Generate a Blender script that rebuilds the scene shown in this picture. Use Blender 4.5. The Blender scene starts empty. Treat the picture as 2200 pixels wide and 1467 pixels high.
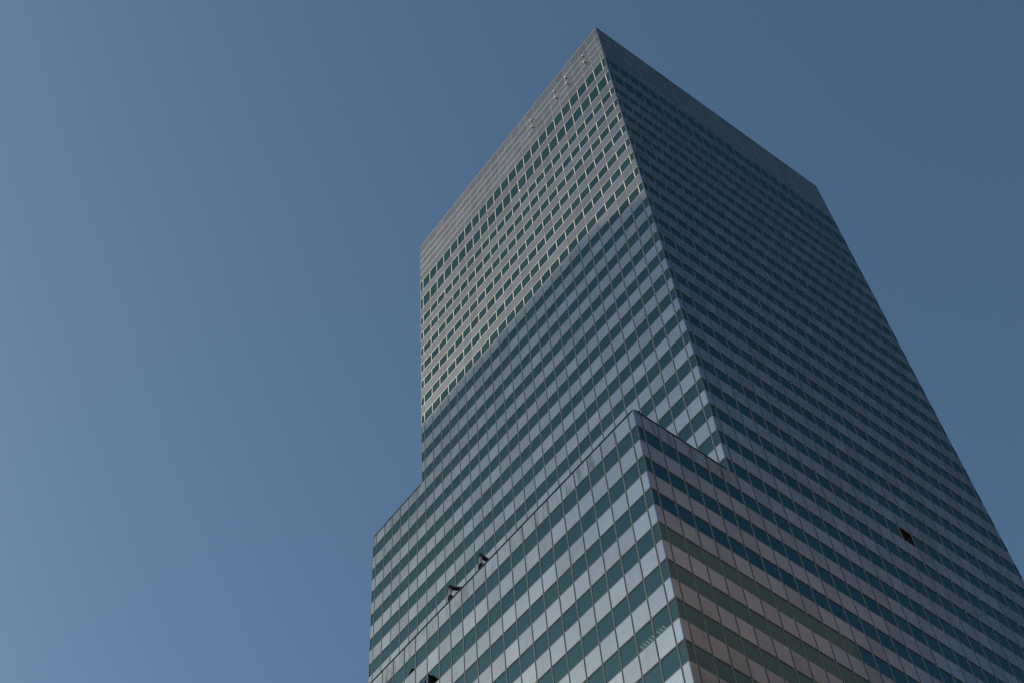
import bpy, math, random
from mathutils import Matrix, Vector
random.seed(7)
R_ = math.radians
# ---------------------------------------------------------------- scene
sc = bpy.context.scene
COL = sc.collection
sc.view_settings.view_transform = 'Standard'
sc.view_settings.look = 'None'
sc.view_settings.gamma = 1
sc.view_settings.use_curve_mapping = False
sc.view_settings.exposure = 1.45
sc.cycles.use_denoising = True
sc.cycles.denoiser = 'OPENIMAGEDENOISE'
sc.cycles.denoising_input_passes = 'RGB_ALBEDO_NORMAL'
sc.cycles.sample_clamp_indirect = 4

# ---------------------------------------------------------------- building grid
# u runs along the left face (away to the left), v along the right face, both in window modules
M = 1.55                                   # window module, metres
H, GH, PAR = 2.52106, 1.22432, 0.4315      # storey, glass height, half module at a corner (modules)
Z3 = 113.53933 * M + 1.7                   # top of the third window row, metres
NCOL = 24
W = NCOL + 2 * PAR                         # tower side
ZTOP = 13.42
ZROOF = -20 * H - GH                       # front wing roof
ZLEFT = -9 * H - GH                        # left wing roof
WING = 6.0
def zm(z): return Z3 + z * M
def P3(u, v, z, off=0.0, n=(0, 0)):
    """module coordinates -> metres, pushed off metres along the outward normal n (u, v)"""
    return (-(u * M + off * n[0]), v * M + off * n[1], zm(z))

# ---------------------------------------------------------------- materials
def new_mat(name):
    m = bpy.data.materials.new(name); m.use_nodes = True
    nt = m.node_tree; b = nt.nodes['Principled BSDF']
    return m, nt, b
def setin(b, **k):
    for a, v in k.items():
        a = a.replace('_', ' ')
        if a in b.inputs: b.inputs[a].default_value = v
def ramp(nt, pts):
    r = nt.nodes.new('ShaderNodeValToRGB')
    e = r.color_ramp.elements
    e[0].position, e[0].color = pts[0][0], pts[0][1]
    e[1].position, e[1].color = pts[-1][0], pts[-1][1]
    for p, c in pts[1:-1]:
        x = e.new(p); x.color = c
    return r
def mapping(nt, scale, coord='Object'):
    tc = nt.nodes.new('ShaderNodeTexCoord'); mp = nt.nodes.new('ShaderNodeMapping')
    mp.inputs['Scale'].default_value = scale
    nt.links.new(tc.outputs[coord], mp.inputs['Vector'])
    return mp
def noise(nt, vec, scale, detail=3.0, rough=.55):
    n = nt.nodes.new('ShaderNodeTexNoise'); n.inputs['Scale'].default_value = scale
    n.inputs['Detail'].default_value = detail; n.inputs['Roughness'].default_value = rough
    nt.links.new(vec.outputs[0], n.inputs['Vector']); return n
def mixc(nt, a, b, fac=None, mode='MIX', f=.5):
    m = nt.nodes.new('ShaderNodeMix'); m.data_type = 'RGBA'; m.blend_type = mode
    m.inputs[0].default_value = f
    if fac is not None: nt.links.new(fac, m.inputs[0])
    for sock, x in ((m.inputs[6], a), (m.inputs[7], b)):
        if isinstance(x, (tuple, list)): sock.default_value = x
        else: nt.links.new(x, sock)
    return m.outputs[2]
def attr(nt, name):
    a = nt.nodes.new('ShaderNodeAttribute'); a.attribute_name = name; return a
def maprange(nt, v, a, b, c, d):
    m = nt.nodes.new('ShaderNodeMapRange'); nt.links.new(v, m.inputs[0])
    for i, x in enumerate((a, b, c, d)): m.inputs[i + 1].default_value = x
    return m.outputs[0]
def bump(nt, b, h, strength, dist):
    bp = nt.nodes.new('ShaderNodeBump'); bp.inputs['Strength'].default_value = strength
    bp.inputs['Distance'].default_value = dist
    nt.links.new(h, bp.inputs['Height']); nt.links.new(bp.outputs[0], b.inputs['Normal'])

PANEL_C = (0.69, 0.665, 0.64, 1)
def panel_material(name, stained):
    m, nt, b = new_mat(name)
    a = attr(nt, 'tone')
    tone = maprange(nt, a.outputs['Fac'], 0, 1, .87, 1.06)
    big = noise(nt, mapping(nt, (.25, .25, .5)), 1.3, 4)
    t2 = maprange(nt, big.outputs[0], .3, .7, .94, 1.05)
    mul = nt.nodes.new('ShaderNodeMath'); mul.operation = 'MULTIPLY'
    nt.links.new(tone, mul.inputs[0]); nt.links.new(t2, mul.inputs[1])
    vm = nt.nodes.new('ShaderNodeVectorMath'); vm.operation = 'SCALE'
    vm.inputs[0].default_value = PANEL_C[:3]; nt.links.new(mul.outputs[0], vm.inputs['Scale'])
    col = vm.outputs[0]
    # rain streaks: narrow across, long down the wall
    st = noise(nt, mapping(nt, (2.2, 2.2, .16)), 1.0, 4, .6)
    lo, hi = (.50, .70) if stained else (.58, .80)
    f = maprange(nt, st.outputs[0], lo, hi, 0, .6 if stained else .32)
    col = mixc(nt, col, (.21, .19, .165, 1), f)
    if stained:                                        # pale run-off marks between the brown ones
        s2 = noise(nt, mapping(nt, (3.1, 3.1, .12)), 1.7, 3, .6)
        f2 = maprange(nt, s2.outputs[0], .6, .75, 0, .3)
        col = mixc(nt, col, (.56, .56, .55, 1), f2)
    nt.links.new(col, b.inputs['Base Color'])
    setin(b, Metallic=PANEL_MET, Roughness=.24, IOR=1.5)
    b.inputs['Specular Tint'].default_value = (.3, .3, .3, 1)
    return m
PANEL_MET = 1.0
MAT = {}
MAT['panel'] = panel_material('painted aluminium panel', False)
MAT['stained'] = panel_material('stained aluminium panel', True)

def metal_material(name, c, met, rough):
    m, nt, b = new_mat(name)
    n = noise(nt, mapping(nt, (1, 1, .35)), 2.5, 3)
    f = maprange(nt, n.outputs[0], .3, .7, 0, 1)
    col = mixc(nt, tuple(x * .85 for x in c[:3]) + (1,), tuple(min(1, x * 1.1) for x in c[:3]) + (1,), f)
    nt.links.new(col, b.inputs['Base Color'])
    setin(b, Metallic=met, Roughness=rough)
    return m
MAT['mullion'] = metal_material('bullnose mullion metal', (.265, .248, .215), .85, .5)
MAT['gasket'] = metal_material('black gasket', (.016, .016, .017), 0, .75)
MAT['coping'] = metal_material('dark bronze coping', (.035, .032, .03), .3, .5)
MAT['steel'] = metal_material('dull galvanised steel', (.42, .41, .39), .4, .5)
MAT['rust'] = metal_material('rusty dark steel', (.05, .032, .028), .2, .65)
MAT['black'] = metal_material('black painted steel', (.012, .012, .012), 0, .5)
MAT['interior'] = metal_material('unlit interior', (.03, .03, .03), 0, .9)
MAT['roofing'] = metal_material('roof gravel', (.2, .19, .18), 0, .95)

GLASS_D, GLASS_L = (.003, .009, .008, 1), (.005, .013, .011, 1)
GLASS_T, GLASS_T2 = (.52, .93, .96, 1), (.60, 1, 1, 1)
def glass_material(name, see_through=False):
    """coated glass: teal-tinted mirror reflection over a nearly black body"""
    m, nt, b = new_mat(name)
    a = attr(nt, 'tone')
    f = maprange(nt, a.outputs['Fac'], 0, 1, .05, .95)
    base = nt.nodes.new('ShaderNodeBsdfDiffuse'); nt.links.new(mixc(nt, GLASS_D, GLASS_L, f), base.inputs[0])
    gl = nt.nodes.new('ShaderNodeBsdfGlossy'); gl.inputs['Roughness'].default_value = .04
    nt.links.new(mixc(nt, GLASS_T, GLASS_T2, f), gl.inputs[0])
    # the coating mirrors about a sixth of the light at any angle, a little more at a glance
    fr = nt.nodes.new('ShaderNodeFresnel'); fr.inputs[0].default_value = 1.5
    rf = maprange(nt, fr.outputs[0], .04, .6, .135, .21)
    if see_through:
        base = nt.nodes.new('ShaderNodeBsdfTransparent'); base.inputs[0].default_value = (.5, .75, .75, 1)
    mx = nt.nodes.new('ShaderNodeMixShader'); nt.links.new(rf, mx.inputs[0])
    nt.links.new(base.outputs[0], mx.inputs[1]); nt.links.new(gl.outputs[0], mx.inputs[2])
    nt.links.new(mx.outputs[0], nt.nodes['Material Output'].inputs['Surface'])
    nt.nodes.remove(b)
    return m
MAT['glass'] = glass_material('teal reflective glass')
MAT['clear'] = glass_material('teal glass lit from inside', True)
m, nt, b = new_mat('ceiling lamp'); setin(b, Base_Color=(.8, .8, .7, 1))
b.inputs['Emission Color'].default_value = (1, .93, .72, 1); b.inputs['Emission Strength'].default_value = .09
MAT['lamp'] = m

def ground_material():
    m, nt, b = new_mat('city ground')
    n = noise(nt, mapping(nt, (.02, .02, .02)), 1.0, 6)
    r = ramp(nt, [(.3, (.035, .032, .029, 1)), (.5, (.055, .05, .045, 1)), (.7, (.08, .073, .066, 1))])
    nt.links.new(n.outputs[0], r.inputs[0]); nt.links.new(r.outputs[0], b.inputs['Base Color'])
    setin(b, Roughness=.9); return m
MAT['ground'] = ground_material()
def brick_material(name, c1, c2):
    m, nt, b = new_mat(name)
    n = noise(nt, mapping(nt, (.3, .3, .3)), 1.0, 5)
    f = maprange(nt, n.outputs[0], .35, .65, 0, 1)
    nt.links.new(mixc(nt, c1, c2, f), b.inputs['Base Color']); setin(b, Roughness=.85); return m
MAT['stone'] = brick_material('pale stone wall', (.34, .32, .29, 1), (.42, .40, .36, 1))
MAT['mauvetint'] = brick_material('mauve reflection slab wall', (.058, .050, .058, 1), (.072, .062, .071, 1))  # hue picked for what the right face mirrors, only on the added slab
MAT['brownblocker'] = brick_material('brown blocker wall', (.25, .185, .13, 1), (.32, .24, .175, 1))  # wall of the added block that hides low sky

# ---------------------------------------------------------------- mesh builder
class MB:
    def __init__(s, mats): s.v = []; s.f = []; s.m = []; s.t = []; s.mats = mats; s.sm = []
    def quad(s, a, b, c, d, m=0, t=.5, smooth=False):
        i = len(s.v); s.v += [a, b, c, d]; s.f.append((i, i + 1, i + 2, i + 3)); s.m.append(m); s.t.append(t); s.sm.append(smooth)
    def poly(s, pts, m=0, t=.5):
        i = len(s.v); s.v += list(pts); s.f.append(tuple(range(i, i + len(pts)))); s.m.append(m); s.t.append(t); s.sm.append(False)
    def strip(s, ra, rb, m=0, t=.5, closed=False, caps=False):
        """skin two rings of equal length, smooth across"""
        i = len(s.v); n = len(ra); s.v += list(ra) + list(rb)
        for k in range(n if closed else n - 1):
            j = (k + 1) % n
            s.f.append((i + k, i + j, i + n + j, i + n + k)); s.m.append(m); s.t.append(t); s.sm.append(True)
        if caps:
            s.poly(list(reversed(ra)), m, t); s.poly(list(rb), m, t)
    def slab(s, fr, back, m=0, t=.5):
        """front quad fr (4 pts, outward order) extruded to the back quad"""
        s.quad(*fr, m=m, t=t)
        for k in range(4):
            j = (k + 1) % 4
            s.quad(fr[j], fr[k], back[k], back[j], m, t)
    def box(s, x0, x1, y0, y1, z0, z1, m=0, t=.5, bottom=True):
        p = [(x0, y0, z0), (x1, y0, z0), (x1, y1, z0), (x0, y1, z0), (x0, y0, z1), (x1, y0, z1), (x1, y1, z1), (x0, y1, z1)]
        fs = [(4, 5, 6, 7), (0, 1, 5, 4), (1, 2, 6, 5), (2, 3, 7, 6), (3, 0, 4, 7)] + ([(3, 2, 1, 0)] if bottom else [])
        for f in fs: s.quad(*[p[i] for i in f], m=m, t=t)
    def tube(s, a, b, r, n=10, m=0, r2=None):
        a, b = Vector(a), Vector(b); d = (b - a).normalized()
        x = d.orthogonal().normalized(); y = d.cross(x); r2 = r if r2 is None else r2
        ra = [tuple(a + (x * math.cos(k * 2 * math.pi / n) + y * math.sin(k * 2 * math.pi / n)) * r) for k in range(n)]
        rb = [tuple(b + (x * math.cos(k * 2 * math.pi / n) + y * math.sin(k * 2 * math.pi / n)) * r2) for k in range(n)]
        s.strip(ra, rb, m, .5, True, True)
    def bar(s, a, b, w, h, m=0):
        """rectangular bar from a to b, w across (horizontal), h the other way"""
        a, b = Vector(a), Vector(b); d = (b - a).normalized()
        x = d.cross(Vector((0, 0, 1)));
        x = x.normalized() if x.length > 1e-4 else Vector((1, 0, 0)); y = x.cross(d)
        q = lambda c: [tuple(c + x * i * w / 2 + y * j * h / 2) for i, j in ((-1, -1), (1, -1), (1, 1), (-1, 1))]
        A, B = q(a), q(b)
        for k in range(4): s.quad(A[k], A[(k + 1) % 4], B[(k + 1) % 4], B[k], m)
        s.quad(*reversed(A), m=m); s.quad(*B, m=m)
    def build(s, name, parent=None, label=None, kind=None, origin=None):
        me = bpy.data.meshes.new(name)
        o0 = Vector(origin) if origin else None
        vs = [tuple(Vector(p) - o0) for p in s.v] if o0 else s.v
        me.from_pydata(vs, [], s.f)
        for k in s.mats: me.materials.append(MAT[k])
        me.polygons.foreach_set('material_index', s.m)
        me.polygons.foreach_set('use_smooth', s.sm)
        at = me.attributes.new('tone', 'FLOAT', 'FACE'); at.data.foreach_set('value', s.t)
        me.update()
        o = bpy.data.objects.new(name, me); COL.objects.link(o)
        if parent: o.parent = parent
        if o0: o.location = o0
        if label: o['label'] = label
        if kind: o['kind'] = kind
        return o
def thing(name, label, cat, loc=(0, 0, 0), group=None):
    o = bpy.data.objects.new(name, None); COL.objects.link(o); o.location = loc; o.empty_display_size = 1
    o['label'] = label; o['category'] = cat
    if group: o['group'] = group
    return o
def tag(o, label, cat, group=None):
    o['label'] = label; o['category'] = cat
    if group: o['group'] = group
    return o

# ---------------------------------------------------------------- camera (solved from the photograph's window grid)
CAM_UVZ = (-25.51412, -37.29932, -113.53933)
CR = Matrix(((0.5541011641718877, 0.8304779538377758, 0.05725616170142874),
             (0.671476374517603, -0.4865480156330249, 0.5589190522323081),
             (0.4920278227174298, -0.27125153764170096, -0.8272431474475678)))
cam_d = bpy.data.cameras.new('camera'); cam = bpy.data.objects.new('camera', cam_d); COL.objects.link(cam)
cam.location = P3(*CAM_UVZ)
cam.rotation_euler = CR.transposed().to_euler()
cam_d.sensor_fit = 'HORIZONTAL'; cam_d.sensor_width = 36; cam_d.lens = 53.88284
cam_d.shift_x = 441.0858 / 2200; cam_d.shift_y = 246.8174 / 2200
cam_d.clip_start = .5; cam_d.clip_end = 8000
sc.camera = cam
def pix(p):
    c = CR @ (Vector(p) - cam.location)
    return (658.9 + 3292.84 * c.x / -c.z, 980.3 - 3292.84 * c.y / -c.z)

# ---------------------------------------------------------------- facade rows
def rows_for(top, zlow):
    """list of (z_top, z_bottom, kind) from the given top down to zlow (modules)"""
    r = []
    if top > 0:
        zz = [ZTOP, 11.803, 10.457, 9.2, 7.872, 6.49]
        for a, b in zip(zz, zz[1:]): r.append((a, b, 'panel'))
        r += [(6.49, 4.63, 'glass'), (4.63, 3.34, 'panel'), (3.34, 1.41, 'glass'), (1.41, 0, 'panel')]
        k = 0
    else:
        k = round(-(top + GH) / H) + 1
        r.append((top, -k * H, 'stained'))
    while -(k + 1) * H > zlow:
        r.append((-k * H, -k * H - GH, 'glass')); r.append((-k * H - GH, -(k + 1) * H, 'panel')); k += 1
    r.append((-k * H, -(Z3 / M) + .02, 'panel'))
    return r
ZLOW = -(Z3 - 10) / M
cols = lambda n: [0] + [PAR + i for i in range(n + 1)] + [n + 2 * PAR]
JW = .062          # half width of a panel joint
DEP = .075         # depth of the joints
tower = thing('office_tower', 'tall office tower of grey panel and teal window bands stepping down to lower wings', 'skyscraper')

WINS = []          # (area, corner points (front), row/col key)
class Vol: pass
def new_vol():
    v = Vol()
    v.clad = MB(['panel', 'stained']); v.mull = MB(['mullion']); v.back = MB(['gasket', 'interior'])
    return v
special = {}       # (facade, col index, row offset k) -> kind
special[('Bt', 14, 18)] = 'open'
special[('C', 18, 21)] = 'shard'
special[('C', 16, 22)] = 'shard'
special[('C', 17, 22)] = 'shard'
special[('C', 2, 26)] = 'lit'
special[('C', 1, 26)] = 'lit'
SPEC = {}

def arc(fn, r, n=6, a0=-90, a1=90):
    return [fn(math.sin(R_(a0 + (a1 - a0) * k / n)) * r, math.cos(R_(a0 + (a1 - a0) * k / n)) * r) for k in range(n + 1)]

def facade(vol, key, org, e, n, cs, rws, r0=.0, r1=.0, endbar=False):
    """org (u,v) start, e direction in (u,v), n outward normal in (u,v); cs column lines along e, r0/r1 corner radii in metres at the ends"""
    L = cs[-1]
    def pt(s, off, z, out=0.0):       # s modules + off metres along, out metres outward
        u = org[0] + e[0] * s; v = org[1] + e[1] * s
        return (-(u * M + e[0] * off + n[0] * out), v * M + e[1] * off + n[1] * out, zm(z))
    # orientation of the front quads: check the normal once
    a, b_, c = Vector(pt(0, 0, 0)), Vector(pt(1, 0, 0)), Vector(pt(1, 0, 1))
    nn = Vector((-n[0], n[1], 0)); flip = ((b_ - a).cross(c - b_)).dot(nn) < 0
    def Q(mb, s0, o0, s1, o1, z0, z1, out, **k):
        p = [pt(s0, o0, z0, out), pt(s1, o1, z0, out), pt(s1, o1, z1, out), pt(s0, o0, z1, out)]
        if flip: p.reverse()
        mb.quad(*p, **k)
    for (zt, zb, kind) in rws:
        kk = round(-zt / H) if kind == 'glass' else None
        rr = .14 if kind == 'stained' else .075
        for i in range(len(cs) - 1):
            s0, s1 = cs[i], cs[i + 1]
            o0 = rr if (i == 0 and r0) else 0.0
            o1 = -rr if (i == len(cs) - 2 and r1) else 0.0
            tone = random.random()
            if kind != 'glass':
                mi = 1 if kind == 'stained' else 0
                g0 = o0 if o0 else JW; g1 = o1 if o1 else -JW
                hz = JW / M
                jit = [random.uniform(-.004, .004) for _ in range(4)]
                def pq(out, j=(0, 0, 0, 0)):
                    q = [pt(s0, g0, zb + hz, out + j[0]), pt(s1, g1, zb + hz, out + j[1]), pt(s1, g1, zt - hz, out + j[2]), pt(s0, g0, zt - hz, out + j[3])]
                    if flip: q.reverse()
                    return q
                vol.clad.slab(pq(0, jit), pq(-DEP), mi, tone)
                Q(vol.back, s0, 0, s1, 0, zb, zt, -DEP - .004, m=0)
            else:
                sp = special.get((key, i, kk))
                q = [pt(s0, o0, zb, -.035), pt(s1, o1, zb, -.035), pt(s1, o1, zt, -.035), pt(s0, o0, zt, -.035)]
                if flip: q.reverse()
                if sp is None: Q(vol.back, s0, 0, s1, 0, zb, zt, -DEP - .004, m=0)
                if sp:
                    SPEC[(key, i, kk)] = (q, pt, s0, s1, zt, zb, sp, flip)
                else:
                    WINS.append((q, tone, key, Vector((-n[0], n[1], 0))))
            # vertical members at the right end of the column
            if i < len(cs) - 2 or endbar:
                if kind == 'glass':
                    f = lambda z: arc(lambda x, y: pt(s1, x, z, -.03 + y * .5), .075)
                else:
                    f = lambda z: arc(lambda x, y: pt(s1, x, z, -.016 + y * .6), .027)
                vol.mull.strip(f(zt), f(zb), 0, .5) if not flip else vol.mull.strip(f(zb), f(zt), 0, .5)
        # horizontal bullnose along the row's lower edge
        rad = .044
        def hb(s, o):
            return [pt(s, o, zb + math.sin(R_(a)) * rad / M, -.016 + math.cos(R_(a)) * rad * .55) for a in range(-90, 91, 30)]
        A, B = hb(cs[0], rr if r0 else 0), hb(cs[-1], -rr if r1 else 0)
        vol.mull.strip(A, B, 0, .5) if flip else vol.mull.strip(B, A, 0, .5)

def corner(name, u, v, n1, n2, rws, label):
    """rounded corner between outward normals n1 and n2: panels in panel rows, a post in glass rows"""
    mb = MB(['panel', 'stained', 'mullion', 'gasket'])
    for (zt, zb, kind) in rws:
        r = .14 if kind == 'stained' else .075
        cu, cv = u * M - (n1[0] + n2[0]) * r, v * M - (n1[1] + n2[1]) * r
        mi = {'glass': 2, 'panel': 0, 'stained': 1}[kind]
        hz = .0 if kind == 'glass' else JW
        ring = lambda z, rr: [(-(cu + (n1[0] * math.cos(a) + n2[0] * math.sin(a)) * rr), cv + (n1[1] * math.cos(a) + n2[1] * math.sin(a)) * rr, z)
                              for a in [k * math.pi / 16 for k in range(9)]]
        z1, z0 = zm(zt) - hz, zm(zb) + hz
        A, B = ring(z1, r), ring(z0, r)
        a, b_, c = Vector(A[0]), Vector(A[1]), Vector(B[1])
        if ((b_ - a).cross(c - b_)).dot(Vector((-(n1[0] + n2[0]), n1[1] + n2[1], 0))) < 0: A, B = B, A
        mb.strip(A, B, mi, .5)
        if hz:
            C, D = ring(zm(zb) + hz, r - .05), ring(zm(zb) - hz, r - .05)
            C2, D2 = ring(zm(zt) + hz * .9, r - .05), ring(zm(zt) - hz, r - .05)
            mb.strip(C, D, 3, .5); mb.strip(C2, D2, 3, .5)
    return mb.build(name, tower, label)

rT = rows_for(ZTOP, ZLOW)
cut = lambda rws, z: [r for r in rws if r[0] <= z + 1e-3]
above = lambda rws, z: [r for r in rws if r[1] >= z - 1e-3]
rL, rF = rows_for(ZLEFT, ZLOW), rows_for(ZROOF, ZLOW)
shaft, lwing, fwing = new_vol(), new_vol(), new_vol()
UL = W + WING
# tower left face, and the left wing face in the same plane
facade(shaft, 'A', (0, 0), (1, 0), (0, -1), cols(NCOL), above(rT, ZLEFT), 1, 1)
lowT = [r for r in rT if r[0] <= ZLEFT + 1e-3 and r[1] >= ZROOF - 1e-3]
csT = [0] + [PAR + i for i in range(NCOL + 1)]
facade(shaft, 'A', (0, 0), (1, 0), (0, -1), csT, lowT, 1, 0, True)
csL = [0] + [1 + i for i in range(6)] + [6 + PAR]
facade(lwing, 'L', (csT[-1], 0), (1, 0), (0, -1), csL, rL, 0, 1)
# right face: tower above the front wing roof, then tower and wing together
facade(shaft, 'Bt', (0, 0), (0, 1), (-1, 0), cols(NCOL), above(rT, ZROOF), 1, 1)
csB = [PAR] + [PAR + 1 + i for i in range(NCOL)] + [W]
lowB = [r for r in rT if r[0] <= ZROOF + 1e-3]
csW = [0] + [PAR + i for i in range(7)]                      # the wing's own columns up to the tower's first line
facade(fwing, 'B', (0, -WING), (0, 1), (-1, 0), csW, [(ZROOF, lowB[0][1], 'stained')] + lowB[1:], 1, 0, True)
facade(shaft, 'B', (0, PAR), (0, 1), (-1, 0), [c - PAR for c in csB], lowB, 0, 1)
# front wing's left face
facade(fwing, 'C', (0, -WING), (1, 0), (0, -1), cols(NCOL), rF, 1, 1)
# hidden sides
facade(shaft, 'D', (W, W), (0, -1), (1, 0), cols(NCOL), above(rT, ZLEFT), 1, 1)
facade(shaft, 'E', (W, W), (-1, 0), (0, 1), cols(NCOL), rT, 1, 1)
facade(lwing, 'F', (UL, W), (0, -1), (1, 0), cols(NCOL), rL, 1, 1)
facade(lwing, 'G', (UL, W), (-1, 0), (0, 1), [0, 1, 2, 3, 4, 5, 6], rL, 1, 0)
facade(fwing, 'K', (W, 0), (0, -1), (1, 0), [0, 1, 2, 3, 4, 5, 6], rF, 0, 1)

shaft.clad.build('cladding', tower, 'grey panel cladding of the tall tower shaft')
lwing.clad.build('cladding', tower, 'grey panel cladding of the left wing with stained top row')
fwing.clad.build('cladding', tower, 'grey panel cladding of the front wing with stained top row')
for v_, t_ in ((shaft, 'tower shaft'), (lwing, 'left wing'), (fwing, 'front wing')):
    v_.mull.build('mullion', tower, 'metal window bars of the ' + t_, 'stuff')
    v_.back.build('wall_backing', tower)
corner('corner_post', 0, 0, (0, -1), (-1, 0), above(rT, ZROOF), 'near corner of the tall tower')
corner('corner_post', W, 0, (0, -1), (1, 0), above(rT, ZLEFT), 'left corner of the tall tower')
corner('corner_post', 0, W, (-1, 0), (0, 1), rT, 'right corner of the tall tower')
corner('corner_post', W, W, (1, 0), (0, 1), above(rT, ZLEFT), 'rear corner of the tall tower')
corner('corner_post', UL, 0, (0, -1), (1, 0), rL, 'outer corner of the left wing')
corner('corner_post', UL, W, (1, 0), (0, 1), rL, 'rear corner of the left wing')
corner('corner_post', 0, -WING, (0, -1), (-1, 0), rF, 'near corner of the front wing')
corner('corner_post', W, -WING, (0, -1), (1, 0), rF, 'far corner of the front wing')

# ---------------------------------------------------------------- windows: the hundred largest in view as parts, the rest as one part
def facing(q, n):
    c = sum((Vector(p) for p in q), Vector()) / 4
    return (cam.location - c).dot(n) > 0
def visible_area(q, n, key):
    if key not in ('A', 'L', 'Bt', 'B', 'C'): return 0
    px = [pix(p) for p in q]
    cx = sum(p[0] for p in px) / 4; cy = sum(p[1] for p in px) / 4
    if not (0 < cx < 2200 and 0 < cy < 1467): return 0
    if key in ('A', 'L'):                                # hidden behind the front wing?
        c = sum((Vector(p) for p in q), Vector()) / 4; d = c - cam.location
        t = (-WING * M - cam.location.y) / d.y; h = cam.location + d * t
        if h.z < zm(ZROOF) and -W * M < h.x < 0: return 0
    return abs(sum(px[i][0] * px[(i + 1) % 4][1] - px[(i + 1) % 4][0] * px[i][1] for i in range(4))) / 2
def pane(mb, q, t, n, m=0):
    mb.slab(q, [tuple(Vector(p) - n * .02) for p in q], m, t)
ranked = sorted(((visible_area(q, n, key), i) for i, (q, t, key, n) in enumerate(WINS)), reverse=True)
NBIG = 100 - len(SPEC)
big = {i for a, i in ranked[:NBIG] if a > 0}
rest = MB(['glass'])
for i, (q, t, key, n) in enumerate(WINS):
    if i in big:
        mb = MB(['glass']); pane(mb, q, t, n); mb.build('window', tower, origin=q[0])
    else: pane(rest, q, t, n)
rest.build('window', tower, 'all the smaller teal window panes', 'stuff')

def room(pt, s0, s1, zt, zb, depth, up=.05, skip=(), ext=.03):
    """dark room behind an opening"""
    mb = MB(['interior'])
    A = [pt(s0, .04, zb, -.08), pt(s1, -.04, zb, -.08), pt(s1, -.04, zt, -.08), pt(s0, .04, zt, -.08)]
    e0 = 0 if 3 in skip else -.03; e1 = 0 if 1 in skip else ext
    ring = lambda d: [pt(s0, e0, zb - .1, d), pt(s1, e1, zb - .1, d), pt(s1, e1, zt + up, d), pt(s0, e0, zt + up, d)]
    A2, B = ring(-.1), ring(-depth)
    for k in range(4):
        j = (k + 1) % 4
        mb.quad(A[k], A[j], A2[j], A2[k])
        if k not in skip: mb.quad(A2[k], A2[j], B[j], B[k])
    mb.quad(*B)
    return mb
def lerp(q, s, t):        # point on quad given by bottom-left.. (not flipped order)
    a = Vector(q[0]).lerp(Vector(q[1]), s); b_ = Vector(q[3]).lerp(Vector(q[2]), s); return a.lerp(b_, t)
for (key, i, kk), (q, pt, s0, s1, zt, zb, sp, flip) in SPEC.items():
    nrm = Vector((1, 0, 0)) if key[0] == 'B' else Vector((0, -1, 0))
    qq = [pt(s0, 0, zb, -.035), pt(s1, 0, zb, -.035), pt(s1, 0, zt, -.035), pt(s0, 0, zt, -.035)]
    w = bpy.data.objects.new('window', None); COL.objects.link(w); w.parent = tower; w.location = qq[0]
    w['label'] = {'open': 'black opening where the glass is gone', 'shard': 'broken window with jagged black hole',
                  'lit': 'window with ceiling lights showing through'}[sp]
    ro = room(pt, s0, s1, zt, zb, 4.0, .40 if sp == 'lit' else .05, () if sp != 'lit' else ((1,) if i == 1 else (3,)), 2.2 if sp == 'lit' else .03).build('dark_interior', w, origin=qq[0]); ro.location = (0, 0, 0)
    if sp == 'lit':
        mb = MB(['clear']); pane(mb, q, .5, nrm); g = mb.build('pane', w, origin=qq[0]); g.location = (0, 0, 0)
    if sp == 'shard':
        # remaining glass, outline in (along, up) of the pane
        if i == 18: polys = [[(0, 0), (.05, 0), (.1, .07), (.17, .09), (.2, .19), (.38, .27), (.44, .24), (.52, .2), (.6, .15), (.74, .08), (.93, 0), (1, 0), (1, 1), (0, 1)]]
        elif i == 17: polys = [[(0, 0), (.04, 0), (.12, .5), (.2, .86), (.27, .7), (.45, .42), (.7, .2), (1, .1), (1, 1), (0, 1)]]
        else: polys = [[(0, 0), (.04, .04), (.1, .05), (.14, .16), (.22, .2), (.3, .26), (.4, .44), (.52, .55), (.6, .66), (.74, .74), (.86, .92), (.96, .97), (.97, 1), (0, 1)]]
        for pl in polys:
            mb = MB(['glass']); pts = [tuple(lerp(qq, a, c)) for a, c in pl]
            fr = pts if not flip else pts[::-1]
            mb.poly(fr, 0, .5)
            bk = [tuple(Vector(p) - nrm * .02) for p in fr]
            for k in range(len(fr)):
                j = (k + 1) % len(fr); mb.quad(fr[j], fr[k], bk[k], bk[j])
            g = mb.build('glass_shard', w, origin=qq[0]); g.location = (0, 0, 0)
# ceiling lamps inside the two lit windows
def ceiling_lamp(uc, vc, z, nn, label):
    t = thing('ceiling_lamp', label, 'ceiling lamp', P3(uc, vc, z), 'ceiling lamps behind the lower windows')
    for k in range(nn):
        mb = MB(['lamp']); x = -(k - nn / 2) * .27
        mb.box(x - .03, x + .03, -.2, .2, -.05, 0)
        mb.build('tube', t)
    mb = MB(['steel']); mb.box(-.27 * nn / 2 - .1, .27 * nn / 2 + .25, -.34, .34, 0.003, .06); mb.build('housing', t)
zc = -26 * H + .33
ceiling_lamp(2.72, -WING + .95, zc, 5, 'row of five lit ceiling tubes behind a window near the bottom corner')
ceiling_lamp(1.90, -WING + .95, zc, 3, 'three lit ceiling tubes behind the window next to the bottom corner')

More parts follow.
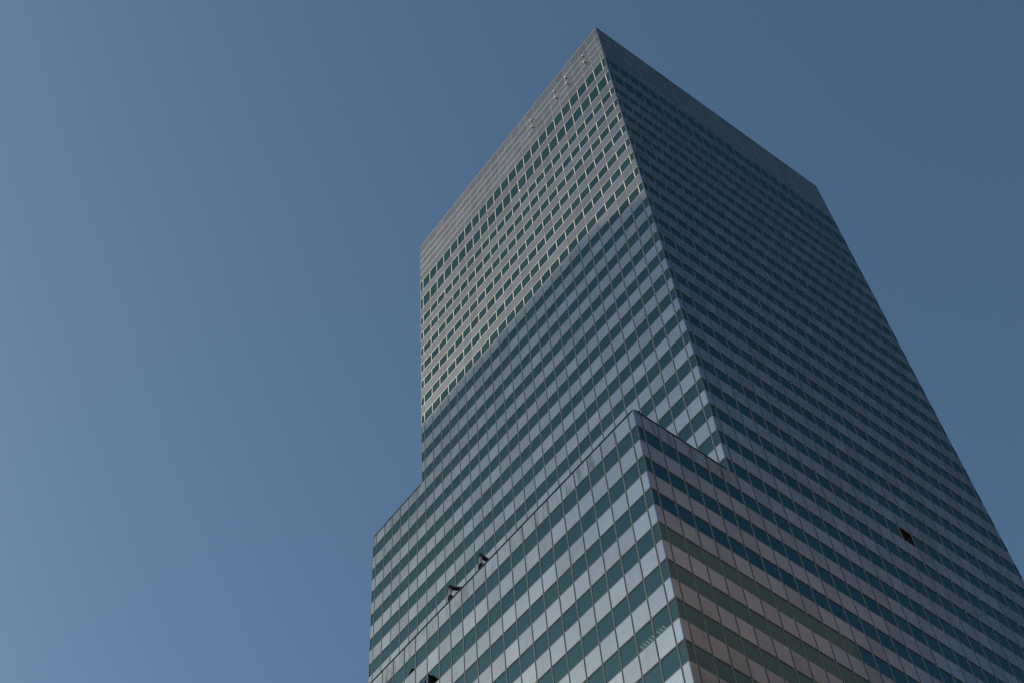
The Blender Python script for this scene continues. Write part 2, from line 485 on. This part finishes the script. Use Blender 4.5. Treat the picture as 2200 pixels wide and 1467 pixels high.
# ---------------------------------------------------------------- copings and roofs
def coping(name, path, z, mat, label, h=.12, out=.04, rr=.3):
    """cap along a closed run of (u,v) corners with rounded corners; path in modules, outward = right-hand side"""
    pts = []
    n = len(path)
    for i in range(n):
        p0, p1, p2 = (Vector((path[(i + d) % n][0] * M, path[(i + d) % n][1] * M)) for d in (-1, 0, 1))
        a, c = (p0 - p1).normalized(), (p2 - p1).normalized()
        ctr = p1 + (a + c) * rr
        for k in range(7):
            w = k / 6 * math.pi / 2
            pts.append(ctr - c * rr * math.cos(w) - a * rr * math.sin(w))
    cen = sum(pts, Vector((0, 0))) / len(pts)
    def off(p, i, d):
        t = (pts[(i + 1) % len(pts)] - pts[i - 1]).normalized(); nn = Vector((t.y, -t.x))
        if nn.dot(p - cen) < 0: nn = -nn
        return p + nn * d
    prof = [(out, -h), (out, 0.0), (-.45, .02), (-.45, -h), ]
    mb = MB([mat]); rings = []
    for i, p in enumerate(pts):
        rings.append([(-(off(p, i, o).x), off(p, i, o).y, zm(z) + dz) for o, dz in prof])
    for i in range(len(rings)):
        A, B = rings[i], rings[(i + 1) % len(rings)]
        for k in range(4):
            j = (k + 1) % 4
            mb.quad(A[k], A[j], B[j], B[k])
    o = mb.build(name, tower, label)
    import bmesh
    bm = bmesh.new(); bm.from_mesh(o.data); bmesh.ops.remove_doubles(bm, verts=bm.verts, dist=.0005)
    bmesh.ops.recalc_face_normals(bm, faces=bm.faces); bm.to_mesh(o.data); bm.free()
    return o
coping('coping', [(0, 0), (W, 0), (W, W), (0, W)], ZTOP + .06, 'mullion', 'pale metal coping round the tower top', .12, .03, .13)
coping('coping', [(W + .05, 0), (UL, 0), (UL, W), (W + .05, W)], ZLEFT + .05, 'coping', 'dark coping along the left wing roof', .12, .04)
coping('coping', [(0, -WING), (W, -WING), (W, -.06), (0, -.06)], ZROOF + .05, 'coping', 'dark coping along the front wing roof', .12, .04)
for u0, u1, v0, v1, z, lb in ((0, W, 0, W, ZTOP, 'tower roof'), (W, UL, 0, W, ZLEFT, 'left wing roof'), (0, W, -WING, 0, ZROOF, 'front wing roof')):
    mb = MB(['roofing']); mb.box(-u1 * M + .3, -u0 * M - .3, v0 * M + .3, v1 * M - .3, zm(z) - 1.2, zm(z) - .9); mb.build('roof', tower)

# ---------------------------------------------------------------- davits on the front wing roof
def davit(u, ang, label):
    base = P3(u, -WING + .28, ZROOF, 0)
    t = thing('roof_davit', label, 'davit', (base[0], base[1], base[2] - .9), 'window cleaning davits on the front wing roof')
    t.rotation_euler.z = ang; t.scale = (1.12, 1.12, 1.12)
    z0 = .9
    mb = MB(['steel']); mb.tube((0, 0, 0), (0, 0, z0 + 2.05), .12, 14); mb.build('post', t)
    mb = MB(['black']); mb.tube((0, 0, z0 + .62), (0, 0, z0 + 1.0), .22, 14); mb.tube((0, 0, z0 + 1.0), (0, 0, z0 + 1.1), .22, 14, 0, .13); mb.build('collar', t)
    mb = MB(['black']); mb.tube((0, 0, z0 + 1.9), (0, 0, z0 + 2.2), .18, 14); mb.build('cap', t)
    mb = MB(['rust'])
    for y in (-.09, .09): mb.bar((-.1, y, z0 + 2.05), (1.9, y, z0 + 2.0), .07, .2)
    for x in (.4, .9, 1.5): mb.bar((x, -.1, z0 + 2.03), (x, .1, z0 + 2.03), .06, .12)
    mb.build('arm', t)
    mb = MB(['black']); mb.tube((0, 0, z0 + .85), (1.7, 0, z0 + 1.92), .045, 8); mb.build('brace', t)
    mb = MB(['steel'])
    pr = None
    for k in range(9):
        a = k / 8; p = (.12 + .28 * math.sin(a * math.pi), .1, z0 + 1.85 - a * .85)
        if pr: mb.tube(pr, p, .025, 6)
        pr = p
    mb.build('cable', t)
davit(14.72, R_(58), 'roof davit at the wing edge farther from the corner, its arm level')
davit(12.1, R_(86), 'roof davit at the wing edge nearer the corner, its arm sloping down')

# ---------------------------------------------------------------- brackets left high on the parapet
words = ['nearest the roof corner', 'second from the roof corner', 'third from the roof corner', 'farthest from the roof corner']
for k, uu in enumerate((1.93, 4.15, 5.62, 8.75)):
    for j, z in enumerate((10.68, 9.31)):
        t = thing('wall_bracket', '%s black bracket of the pair %s on the top panels' % (('upper', 'lower')[j], words[k]), 'bracket',
                  P3(uu, 0, z), 'brackets on the tower parapet')
        mb = MB(['black']); mb.box(-.13, .13, -.05, .0, -.16, .16); mb.tube((0, -.04, 0), (0, -.34, -.02), .075, 10)
        mb.build('plate', t)
        mb = MB(['steel']); mb.bar((-.05, -.3, -.02), (.16, -.3, .2), .09, .05); mb.tube((0, -.34, -.02), (0, -.40, -.02), .1, 10); mb.build('clip', t)

# ---------------------------------------------------------------- ground
mb = MB(['ground']); S = 2500
N = 20
for i in range(N):
    for j in range(N):
        x0, x1 = -S + 2 * S * i / N, -S + 2 * S * (i + 1) / N; y0, y1 = -S + 2 * S * j / N, -S + 2 * S * (j + 1) / N
        mb.quad((x0, y0, 0), (x1, y0, 0), (x1, y1, 0), (x0, y1, 0))
g = mb.build('ground'); g['kind'] = 'structure'

# ---------------------------------------------------------------- sun, sky
EL, AZ = 25.0, 40.0                      # elevation; angle off the left face's plane
sd = Vector((-math.cos(R_(AZ)) * math.cos(R_(EL)), -math.sin(R_(AZ)) * math.cos(R_(EL)), math.sin(R_(EL))))
sl = bpy.data.lights.new('sun', 'SUN'); so = bpy.data.objects.new('sun', sl); COL.objects.link(so)
sl.energy = 5.0; sl.angle = R_(.53); sl.color = (1, .91, .77)
so.rotation_euler = sd.to_track_quat('Z', 'Y').to_euler(); so.location = (0, 0, 400)
w = bpy.data.worlds.new('World'); sc.world = w; w.use_nodes = True
nt = w.node_tree; bg = nt.nodes['Background']
sk = nt.nodes.new('ShaderNodeTexSky'); sk.sky_type = 'NISHITA'; sk.sun_disc = False
sk.sun_elevation = R_(EL); sk.sun_rotation = R_(90 - (180 + AZ))
sk.altitude = 50; sk.air_density = 1.0; sk.dust_density = 2.0; sk.ozone_density = 4.0
tint = nt.nodes.new('ShaderNodeVectorMath'); tint.operation = 'MULTIPLY'; tint.inputs[1].default_value = (.97, 1.045, .925)
nt.links.new(sk.outputs[0], tint.inputs[0]); nt.links.new(tint.outputs[0], bg.inputs[0]); bg.inputs[1].default_value = .0508

# ---------------------------------------------------------------- the neighbouring tower up-sun, out of frame, whose shadow falls across the left face
def block(name, label, x0, x1, y0, y1, h, wall, floor=3.9, bay=3.2, blank=()):
    t = thing(name, label, 'building', ((x0 + x1) / 2, (y0 + y1) / 2, 0))
    ox, oy = (x0 + x1) / 2, (y0 + y1) / 2
    mb = MB([wall]); mb.box(x0 - ox, x1 - ox, y0 - oy, y1 - oy, 0, h); mb.build('wall', t)
    wn = MB(['glass'])
    for side in range(4):
        if side in blank: continue
        Lx = (x1 - x0) if side % 2 == 0 else (y1 - y0)
        for k in range(1, int(h / floor)):
            for j in range(int(Lx / bay)):
                a = -Lx / 2 + (Lx - int(Lx / bay) * bay) / 2 + j * bay + .5; b_ = a + bay - 1.0; z0, z1 = k * floor + .9, k * floor + 2.9
                if side == 0: q = [(a, y0 - oy - .02), (b_, y0 - oy - .02)]
                elif side == 1: q = [(x1 - ox + .02, a), (x1 - ox + .02, b_)]
                elif side == 2: q = [(b_, y1 - oy + .02), (a, y1 - oy + .02)]
                else: q = [(x0 - ox - .02, b_), (x0 - ox - .02, a)]
                wn.quad((*q[0], z0), (*q[1], z0), (*q[1], z1), (*q[0], z1), 0, random.random())
    wn.build('window', t, None, 'stuff')
    mb = MB(['roofing']); mb.box(x0 - ox + 3, x1 - ox - 3, y0 - oy + 3, y1 - oy - 3, h + .003, h + .6); mb.build('roof', t)
    return t
Ls = 205.0
V0 = Ls * math.sin(R_(AZ)); uc = 5.5 * M + Ls * math.cos(R_(AZ)); HN = zm(-16.3) + Ls * math.tan(R_(EL))
block('neighbour_tower', 'taller stone tower beyond the left wing, out of view, shading its lower floors', -uc - 75, -uc, -V0 - 34, -V0, HN, 'stone')
block('reflection_slab', 'unseen mauve slab added across the street to tint the right face reflections', 55, 95, 42, 100, 200, 'mauvetint', blank=(3,))  # added out of view: its mauve wall warms the lower right face's reflections
block('skylight_blocker', 'unseen lower brown block added beside the camera to cut skylight on the right face', 54, 100, -90, 30, 62, 'brownblocker')  # added out of view to keep low skylight off the right face
if False:
    print('NB', [tuple(round(c) for c in pix((x, y, HN))) for x in (-uc, -uc - 75) for y in (-V0, -V0 - 34)], HN)
